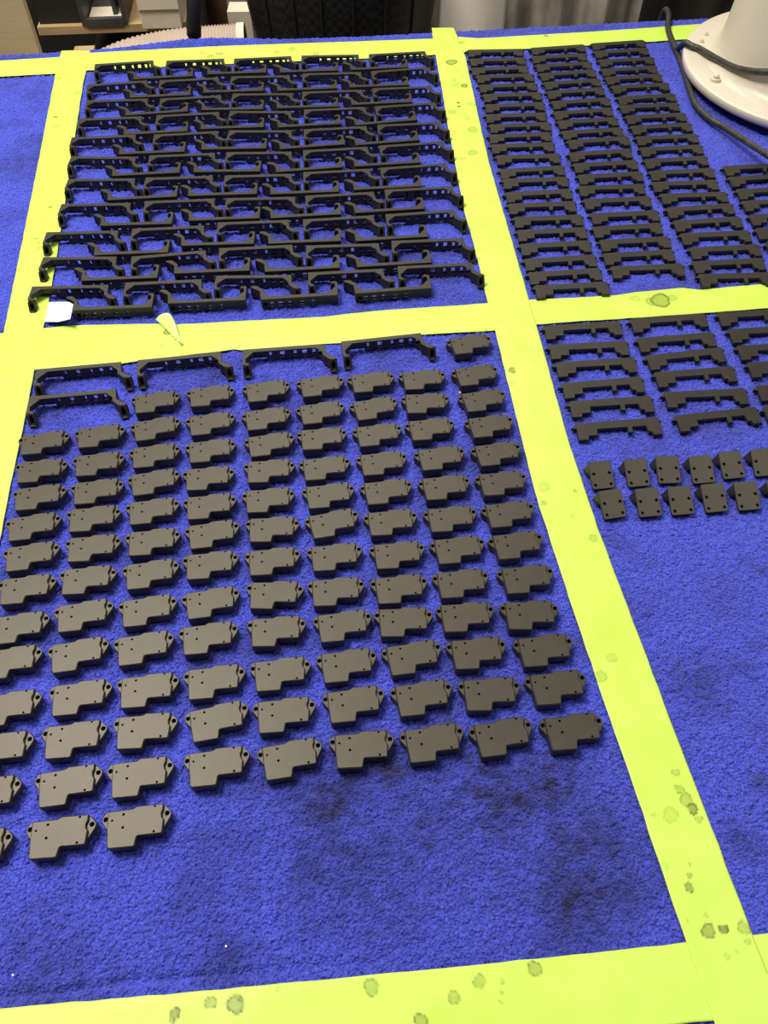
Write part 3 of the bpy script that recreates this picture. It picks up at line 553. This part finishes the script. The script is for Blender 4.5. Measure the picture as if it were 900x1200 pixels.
# ---------------------------------------------------------------- thin notched strips
st = [(-26.4, 2.6), (-19.8, 9.6), (66.8, 10.6), (70.2, 4.6), (68.0, 4.4), (66.4, -13.0), (57.6, -12.6), (56.6, -8.6), (53.4, -8.2), (52.0, 0), (37.4, 0), (36.2, -7.6), (31.8, -7.6), (32.4, 0), (0, 0), (-1.2, -8.4), (-10.3, -8.4), (-11.8, -13.6), (-22.2, -13.6), (-21.0, 2.0)]
strip_me = MB().prism(ccw(st), (), 0, 4.2, 0.25).scale(MM).mesh('notched_strip')
def strip(x, y, t, lab, grp):
    o = link('notched_strip', strip_me, M_STRIP, None, (x * MM, y * MM, TZ + Z0), (0, 0, t)); tag(o, lab, 'strip', grp)
for c, colm in enumerate(DATA['S']):
    for r, (x, y, t) in enumerate(colm):
        strip(x, y, t, 'thin black notched strip in the back right block, %s column, %s from the back' % (ORD[c], ORD[r]), 'thin notched strips in tight columns')
for c, colm in enumerate(DATA['Lo']):
    for r, (x, y, t) in enumerate(colm):
        strip(x, y, t, 'thin black notched strip behind the four-hole brackets, %s spaced column, %s from the back' % (ORD[c], ORD[r]), 'thin notched strips spaced in three columns')

# ---------------------------------------------------------------- four-hole angle brackets
# plate leans: low at the viewer's side, high at the far side where a flange drops to the towel
Wp = 23.0; Lp = 28.5
plate = ccw(rounded([(-Wp / 2, -Lp / 2), (Wp / 2, -Lp / 2), (Wp / 2, Lp / 2), (-Wp / 2, Lp / 2)], [2.6, 2.6, 2.2, 2.2], 3))
hs = [(-7.9, 1.2), (7.9, 1.2), (-7.9, -10.2), (7.9, -10.2)]
plate_mb = MB().prism(plate, [circ(a, b, 1.75, 12) for a, b in hs], -2.6, 0, 0.4)
tilt = math.radians(24)
def tiltpt(v, zc=8.6):
    x, y, z = v; return (x, y * math.cos(tilt) - z * math.sin(tilt), y * math.sin(tilt) + z * math.cos(tilt) + zc)
plate_mb.V = [tiltpt(v) for v in plate_mb.V]
plate_me = plate_mb.scale(MM).mesh('hole_plate')
yt_, zt_ = tiltpt((0, Lp / 2, 0))[1:]; yl_, zl_ = tiltpt((0, -2, -2.6))[1:]
fm = MB()
bk = MB().prism(offset(plate, 1.2), (), -4.0, -2.6)
bk.V = [tiltpt(v) for v in bk.V]; back_me = bk.scale(MM).mesh('plate_backing')
def wedge(mb, x0, x1, prof):
    n = len(prof); V = [(x0, y, z) for y, z in prof] + [(x1, y, z) for y, z in prof]
    F = [tuple(range(n)), tuple(range(n, 2 * n))[::-1]] + [(i, i + n, (i + 1) % n + n, (i + 1) % n) for i in range(n)]
    mb.add(V, F)
wedge(fm, -Wp / 2 + .6, Wp / 2 - .6, [(yt_ - 2.6, zt_ - 2.2), (yt_ - 0.2, zt_ - 1.0), (yt_ + 1.2, 0), (yt_ - 1.6, 0)])
fm.add([(-Wp / 2 + .3, yt_ - 1.0, zt_ - 1.0), (-Wp / 2 - 2.6, yt_ + 1.0, 0), (-Wp / 2 + .4, yt_ - 7.5, 0.5), (-Wp / 2 + 2.5, yt_ - 1, 0), (-Wp / 2 + .4, yt_ - 10.0, zt_ - 7.0)],
       [(0, 1, 4), (1, 2, 4), (0, 3, 1), (1, 3, 2), (0, 4, 3), (4, 2, 3)])
flange_me = fm.scale(MM).mesh('bracket_flange')
cxo = Vector((0, -4.5, 0))
for r, row in enumerate(DATA['B']):
    for c, (x, y, t) in enumerate(row):
        # hole centre sits 4.5 mm towards the viewer from the plate centre
        oy = 4.5 * math.cos(tilt)
        X = x - (-math.sin(t)) * -oy; Y = y + math.cos(t) * oy
        lab = 'charcoal angle bracket with four round holes, %s row, %s from the left' % (('back', 'front')[r], ORD[c])
        root = thing('angle_bracket', lab, 'bracket', (X * MM, Y * MM, TZ + Z0), t, 'four-hole angle brackets in two rows')
        pl = link('hole_plate', plate_me, M_PART, root); link('plate_backing', back_me, M_PART, pl); link('flange', flange_me, M_PART, root)

# ---------------------------------------------------------------- round machine base with cables
rb = thing('machine_base', 'cream enamelled round pedestal base bolted down at the back right', 'machine', (0.679, 1.317, TZ))
me = lathe(MB(), [(0.187, 0.0008), (0.188, 0.0105), (0.204, 0.0115), (0.206, 0.013), (0.206, 0.0225), (0.2045, 0.024), (0.2, 0.0245)], 128).mesh('base_flange', True)
link('base_flange', me, M_CREAM, rb)
me = lathe(MB(), [(0.175, 0.0235), (0.1735, 0.0246), (0.170, 0.0255), (0.1655, 0.0285), (0.1605, 0.034), (0.1565, 0.043), (0.154, 0.06), (0.146, 0.16), (0.136, 0.30), (0.125, 0.42)], 96).mesh('column', True)
link('column', me, M_CREAM, rb)
bm_ = lathe(MB(), [(0.0075, 0.0), (0.0075, 0.004), (0.0045, 0.0042), (0.0045, 0.008), (0.003, 0.0098), (0.001, 0.0102)], 12).mesh('bolt', False)
for (x, y) in DATA['bolts']:
    dv = Vector((x * MM - 0.679, y * MM - 1.317)); 
    if dv.length < 0.182: dv = dv.normalized() * 0.182
    bo = link('bolt', bm_.copy() if len(rb.children) > 3 else bm_, None, rb, (dv.x, dv.y, 0.0245))
    if len(rb.children) <= 3: bo.data.materials.append(M_STEEL)
    else: bo.data.materials.clear(); bo.data.materials.append(M_CREAM); bo.scale = (.55, .55, .5)
me = lathe(MB(), [(0.0115, 0.0), (0.0112, 0.0005)], 8).mesh('pad')
P = [Vector((0.488, 1.556, -0.20)), Vector((0.489, 1.556, -0.05)), Vector((0.490, 1.548, 0.004)), Vector((0.4925, 1.525, 0.009))] + [Vector((p[0] * MM, p[1] * MM, z * MM)) for p, z in zip(DATA['cable'], DATA['cable_z'])]
pts = [p + Vector((0, 0, TZ)) for p in catmull(P, 8)]
o = link('power_cable', tube(MB(), pts, 0.0045, 12).mesh('power_cable', True), M_RUBBER); tag(o, 'worn black cable snaking over the towel beside the round pedestal', 'cable')
c2 = [Vector(p) * MM for p in DATA['cable2']]
P = [c2[0] + Vector((0.0, 0.030, -0.024)), c2[0] + Vector((-0.001, 0.014, -0.012))] + c2
pts = [p + Vector((0, 0, TZ)) for p in catmull(P, 8)]
o = link('power_cable', tube(MB(), pts, 0.0048, 12).mesh('power_cable', True), M_RUBBER); tag(o, 'black cable draped in front of the cream pedestal column', 'cable')

# crumb on a cover
x, y = DATA['crumb'][0]
o = link('crumb', lathe(MB(), [(0.0008, 0), (0.0016, 0.0008), (0.0014, 0.0022), (0.0006, 0.0032)], 7).mesh('crumb', True), M_CRUMB, None, ((x) * MM, y * MM, TZ + Z0 + 7.5 * MM)); tag(o, 'tiny tan crumb on the ear of a stepped cover near the tape', 'crumb')
for i, (x, y) in enumerate(DATA['lint']):
    o = link('lint_speck', lathe(MB(), [(0.0004, 0), (0.001, 0.0004), (0.0004, 0.001)], 6).mesh('lint_speck', True), M_PAPER, None, (x * MM, y * MM, TZ - 0.0004))
    tag(o, ('white lint speck on the towel near the bottom left corner', 'white lint speck on the towel above the front tape')[i], 'lint')

# ---------------------------------------------------------------- behind the table
def zz(z): return TZ + z * MM
# shelf unit
su = thing('shelf_unit', 'low plywood shelf unit behind the table at the left', 'shelf', (-0.70, 1.80, 0), 0.07)
link('side_panel', MB().box(-0.36, 0.03, -0.14, -0.12, 0, zz(140)).mesh('side_panel'), M_PLY, su)
link('shelf_board', MB().box(0.0, 0.30, -0.01, 0.36, zz(-136), zz(-121)).mesh('shelf_board'), M_PLYEDGE, su)
link('shelf_board', MB().box(0.03, 0.30, -0.12, 0.36, zz(-300), zz(-285)).mesh('shelf_board'), M_DARKWOOD, su)
link('back_panel', MB().box(-0.36, 0.30, 0.36, 0.38, 0, zz(180)).mesh('back_panel'), M_BLACK, su)
link('side_panel', MB().box(0.28, 0.30, -0.02, 0.36, 0, zz(-140)).mesh('side_panel'), M_DARKWOOD, su)
def on_su(x, y):
    c, s = math.cos(0.07), math.sin(0.07); return (-0.70 + x * c - y * s, 1.80 + x * s + y * c)
# dark steel open tray on the shelf
x, y = on_su(0.1, 0.0)
tr = thing('steel_tray', 'dark grey open steel tray on the plywood shelf', 'tray', (x, y, zz(-120.5)), 0.07)
link('tray_shell', MB().box(0, 0.075, -0.012, 0.0, -0.004, 0.012).box(0, 0.075, 0, 0.2, 0, 0.002).box(-0.008, 0, -0.012, 0.2, 0, 0.12).box(0.075, 0.083, -0.012, 0.2, 0, 0.12).mesh('tray_shell'), M_DKBOX, tr)
link('liner_card', MB().box(0.003, 0.072, 0.004, 0.06, 0.003, 0.006).mesh('liner_card'), M_CARD, tr)
link('divider', MB().box(0.052, 0.06, 0.02, 0.2, 0.006, 0.11).mesh('divider'), M_DKBOX, tr)
x, y = on_su(0.216, -0.034)
cb = thing('card_box', 'pale cream card box at the right end of the plywood shelf', 'box', (x, y, zz(-120.5)), 0.05)
link('box_body', MB().box(0, 0.078, 0, 0.16, 0, 0.085).mesh('box_body'), M_CARD, cb)
link('box_flap', MB().box(-0.001, 0.079, -0.003, -0.0005, 0.036, 0.086).mesh('box_flap'), M_CARD, cb)
x, y = on_su(0.004, 0.004)  # black block added to make the left end of the shelf dark
o = link('dark_filler', MB().box(0, 0.085, 0, 0.10, 0, 0.11).mesh('dark_filler'), M_BLACK, None, (x, y, zz(-120.5)), (0, 0, 0.07)); tag(o, 'black crate added to darken the left end of the plywood shelf', 'filler')
x, y = on_su(0.055, 0.12)
o = link('printed_sheet', MB().box(0, 0.026, 0, 0.001, 0, 0.05).mesh('printed_sheet'), M_CURTAIN, None, (x, y, zz(-120.5)), (0, 0, 0.1)); tag(o, 'small grey paper sheet standing dimly inside the shelf', 'paper')
x, y = on_su(0.073, -0.075)
o = link('wood_block', MB().box(0, 0.040, 0, 0.035, 0, 0.139).mesh('wood_block'), M_PLYEDGE, None, (x, y, zz(-285)), (0, 0, 0.07)); tag(o, 'tan wood block standing on the lower shelf behind the left tape', 'wood block')
# brown board, cream box, grey upright behind the hose
o = link('brown_board', MB().box(-0.500, -0.384, 2.22, 2.24, 0, zz(0)).mesh('brown_board'), M_BROWN); tag(o, 'brown upright board standing behind the black post', 'board')
o = link('cream_box', MB().box(-0.342, -0.290, 1.98, 2.03, 0, zz(-172)).mesh('cream_box'), M_CARD); tag(o, 'narrow cream box standing left of the big black bin', 'box')
o = link('grey_upright', MB().box(-0.345, -0.311, 2.08, 2.11, 0, zz(60)).mesh('grey_upright'), M_CURTAIN); tag(o, 'thin grey upright post behind the narrow cream box', 'post')
# ribbed hose
hp = [Vector(p) * MM for p in ((-680, 1600, -330), (-650, 1610, -250), (-590, 1620, -182), (-495, 1630, -136), (-405, 1640, -119), (-330, 1645, -114), (-268, 1650, -112))]
hpts = catmull(hp, 44)
ho = thing('ribbed_hose', 'wide beige ribbed hose arching behind the back edge of the table', 'hose', (0, 0, TZ))
link('hose_wall', tube(MB(), hpts, 0.052, 32, False, lambda i: 1.0 + 0.03 * math.sin(i * 2 * math.pi / 4.0)).mesh('hose_wall', True), M_HOSE, ho)
mb = MB(); R1 = 0.054
tube(mb, [hpts[-1] + Vector((-0.004, 0, 0)), hpts[-1] + Vector((0.010, 0.001, 0))], R1, 32, False)
tube(mb, [hpts[-1] + Vector((-0.004, 0, 0)), hpts[-1] + Vector((0.010, 0.001, 0))], R1 - 0.004, 32, False)
link('end_collar', mb.mesh('end_collar', True), M_CARD, ho)
tube_in = tube(MB(), [hpts[-1] + Vector((-0.006, 0, 0)), hpts[-1] + Vector((0.006, 0, 0))], 0.048, 24, True).mesh('dark_mouth', True)
link('hose_mouth', tube_in, M_BLACK, ho)
# black post
pa = Vector((-0.466, 1.545, 0.002)); pb = Vector((-0.288, 1.545, TZ + 0.20)); pd = (pb - pa)
po = thing('black_post', 'thin black leaning post just behind the table edge', 'post', (0, 0, 0))
kk = (TZ - 0.030) / pb.z
link('post_tube', tube(MB(), [pa, pa + pd * kk], 0.010, 20).mesh('post_tube', True), M_BLACK, po)
link('post_sleeve', tube(MB(), [pa + pd * kk, pa + pd * (kk + 0.012), pa + pd * (kk + 0.013), pb], 0.0128, 20).mesh('post_sleeve', True), M_BLACK, po)
# big black bin
bn = thing('round_bin', 'large round black woven bin behind the table', 'bin', (-0.084, 1.90, 0))
link('bin_wall', lathe(MB(), [(0.15, 0.0), (0.155, 0.01), (0.184, 0.56), (0.197, 0.64), (0.203, 0.72), (0.205, 0.80), (0.20, 0.81), (0.19, 0.80)], 96).mesh('bin_wall', True), M_BIN, bn)
for a in (-2.35, -2.0, -1.72, -1.42, -1.1, -0.75):
    prof = [(0.152, 0.01), (0.185, 0.56), (0.1985, 0.64), (0.2045, 0.72), (0.2062, 0.80)]
    pts = [Vector((r * math.cos(a), r * math.sin(a), z)) for r, z in prof]
    link('seam', tube(MB(), pts, 0.0022, 8).mesh('seam', True), M_BLACK, bn)
# cream canvas panel and grey curtain
V = []; F = []; n = 24; m = 20
for j in range(m + 1):
    for i in range(n + 1):
        u = i / n; v = j / m; z = 0.001 + (TZ + 0.1) * v
        x = 0.120 + 0.125 * u + (1 - v) * 0.03 * (u - .2) ; yy = 1.80 + 0.012 * math.sin(u * 5 + v * 2)
        V.append((x, yy, z))
for j in range(m):
    for i in range(n): F.append((j * (n + 1) + i, j * (n + 1) + i + 1, (j + 1) * (n + 1) + i + 1, (j + 1) * (n + 1) + i))
o = link('canvas_panel', mk('canvas_panel', V, F, True), M_SHEET); md = o.modifiers.new('thickness', 'SOLIDIFY'); md.thickness = 0.006
tag(o, 'cream canvas panel right of the big black bin', 'panel')
def curtain(name, x0, x1, y0, waves, amp, h, mat, label, seed):
    r = np.random.default_rng(seed); V = []; F = []; n = 90; m = 12; ph = r.random(4) * 6
    for j in range(m + 1):
        for i in range(n + 1):
            u = i / n; v = j / m; x = x0 + (x1 - x0) * u
            yy = y0 + amp * (math.sin(waves * u * 6.28 + ph[0]) + 0.5 * math.sin(waves * 2.3 * u * 6.28 + ph[1] + v))
            V.append((x, yy, 0.002 + h * v))
    for j in range(m):
        for i in range(n): F.append((j * (n + 1) + i, j * (n + 1) + i + 1, (j + 1) * (n + 1) + i + 1, (j + 1) * (n + 1) + i))
    o = link(name, mk(name, V, F, True), mat); md = o.modifiers.new('thickness', 'SOLIDIFY'); md.thickness = 0.004
    return tag(o, label, 'curtain')
curtain('vinyl_curtain', 0.10, 0.625, 2.13, 4.5, 0.016, 1.15, M_CURTAIN, 'grey creased vinyl curtain behind the block of thin strips', 3)
curtain('vinyl_curtain', 0.64, 1.5, 2.16, 5, 0.012, 1.15, M_DPANEL, 'dark brown vinyl curtain behind the cream pedestal', 4)
o = link('curtain_post', MB().box(0.613, 0.632, 2.09, 2.112, 0, 1.15).mesh('curtain_post'), M_BLACK); tag(o, 'thin black post between grey and dark curtains', 'post')
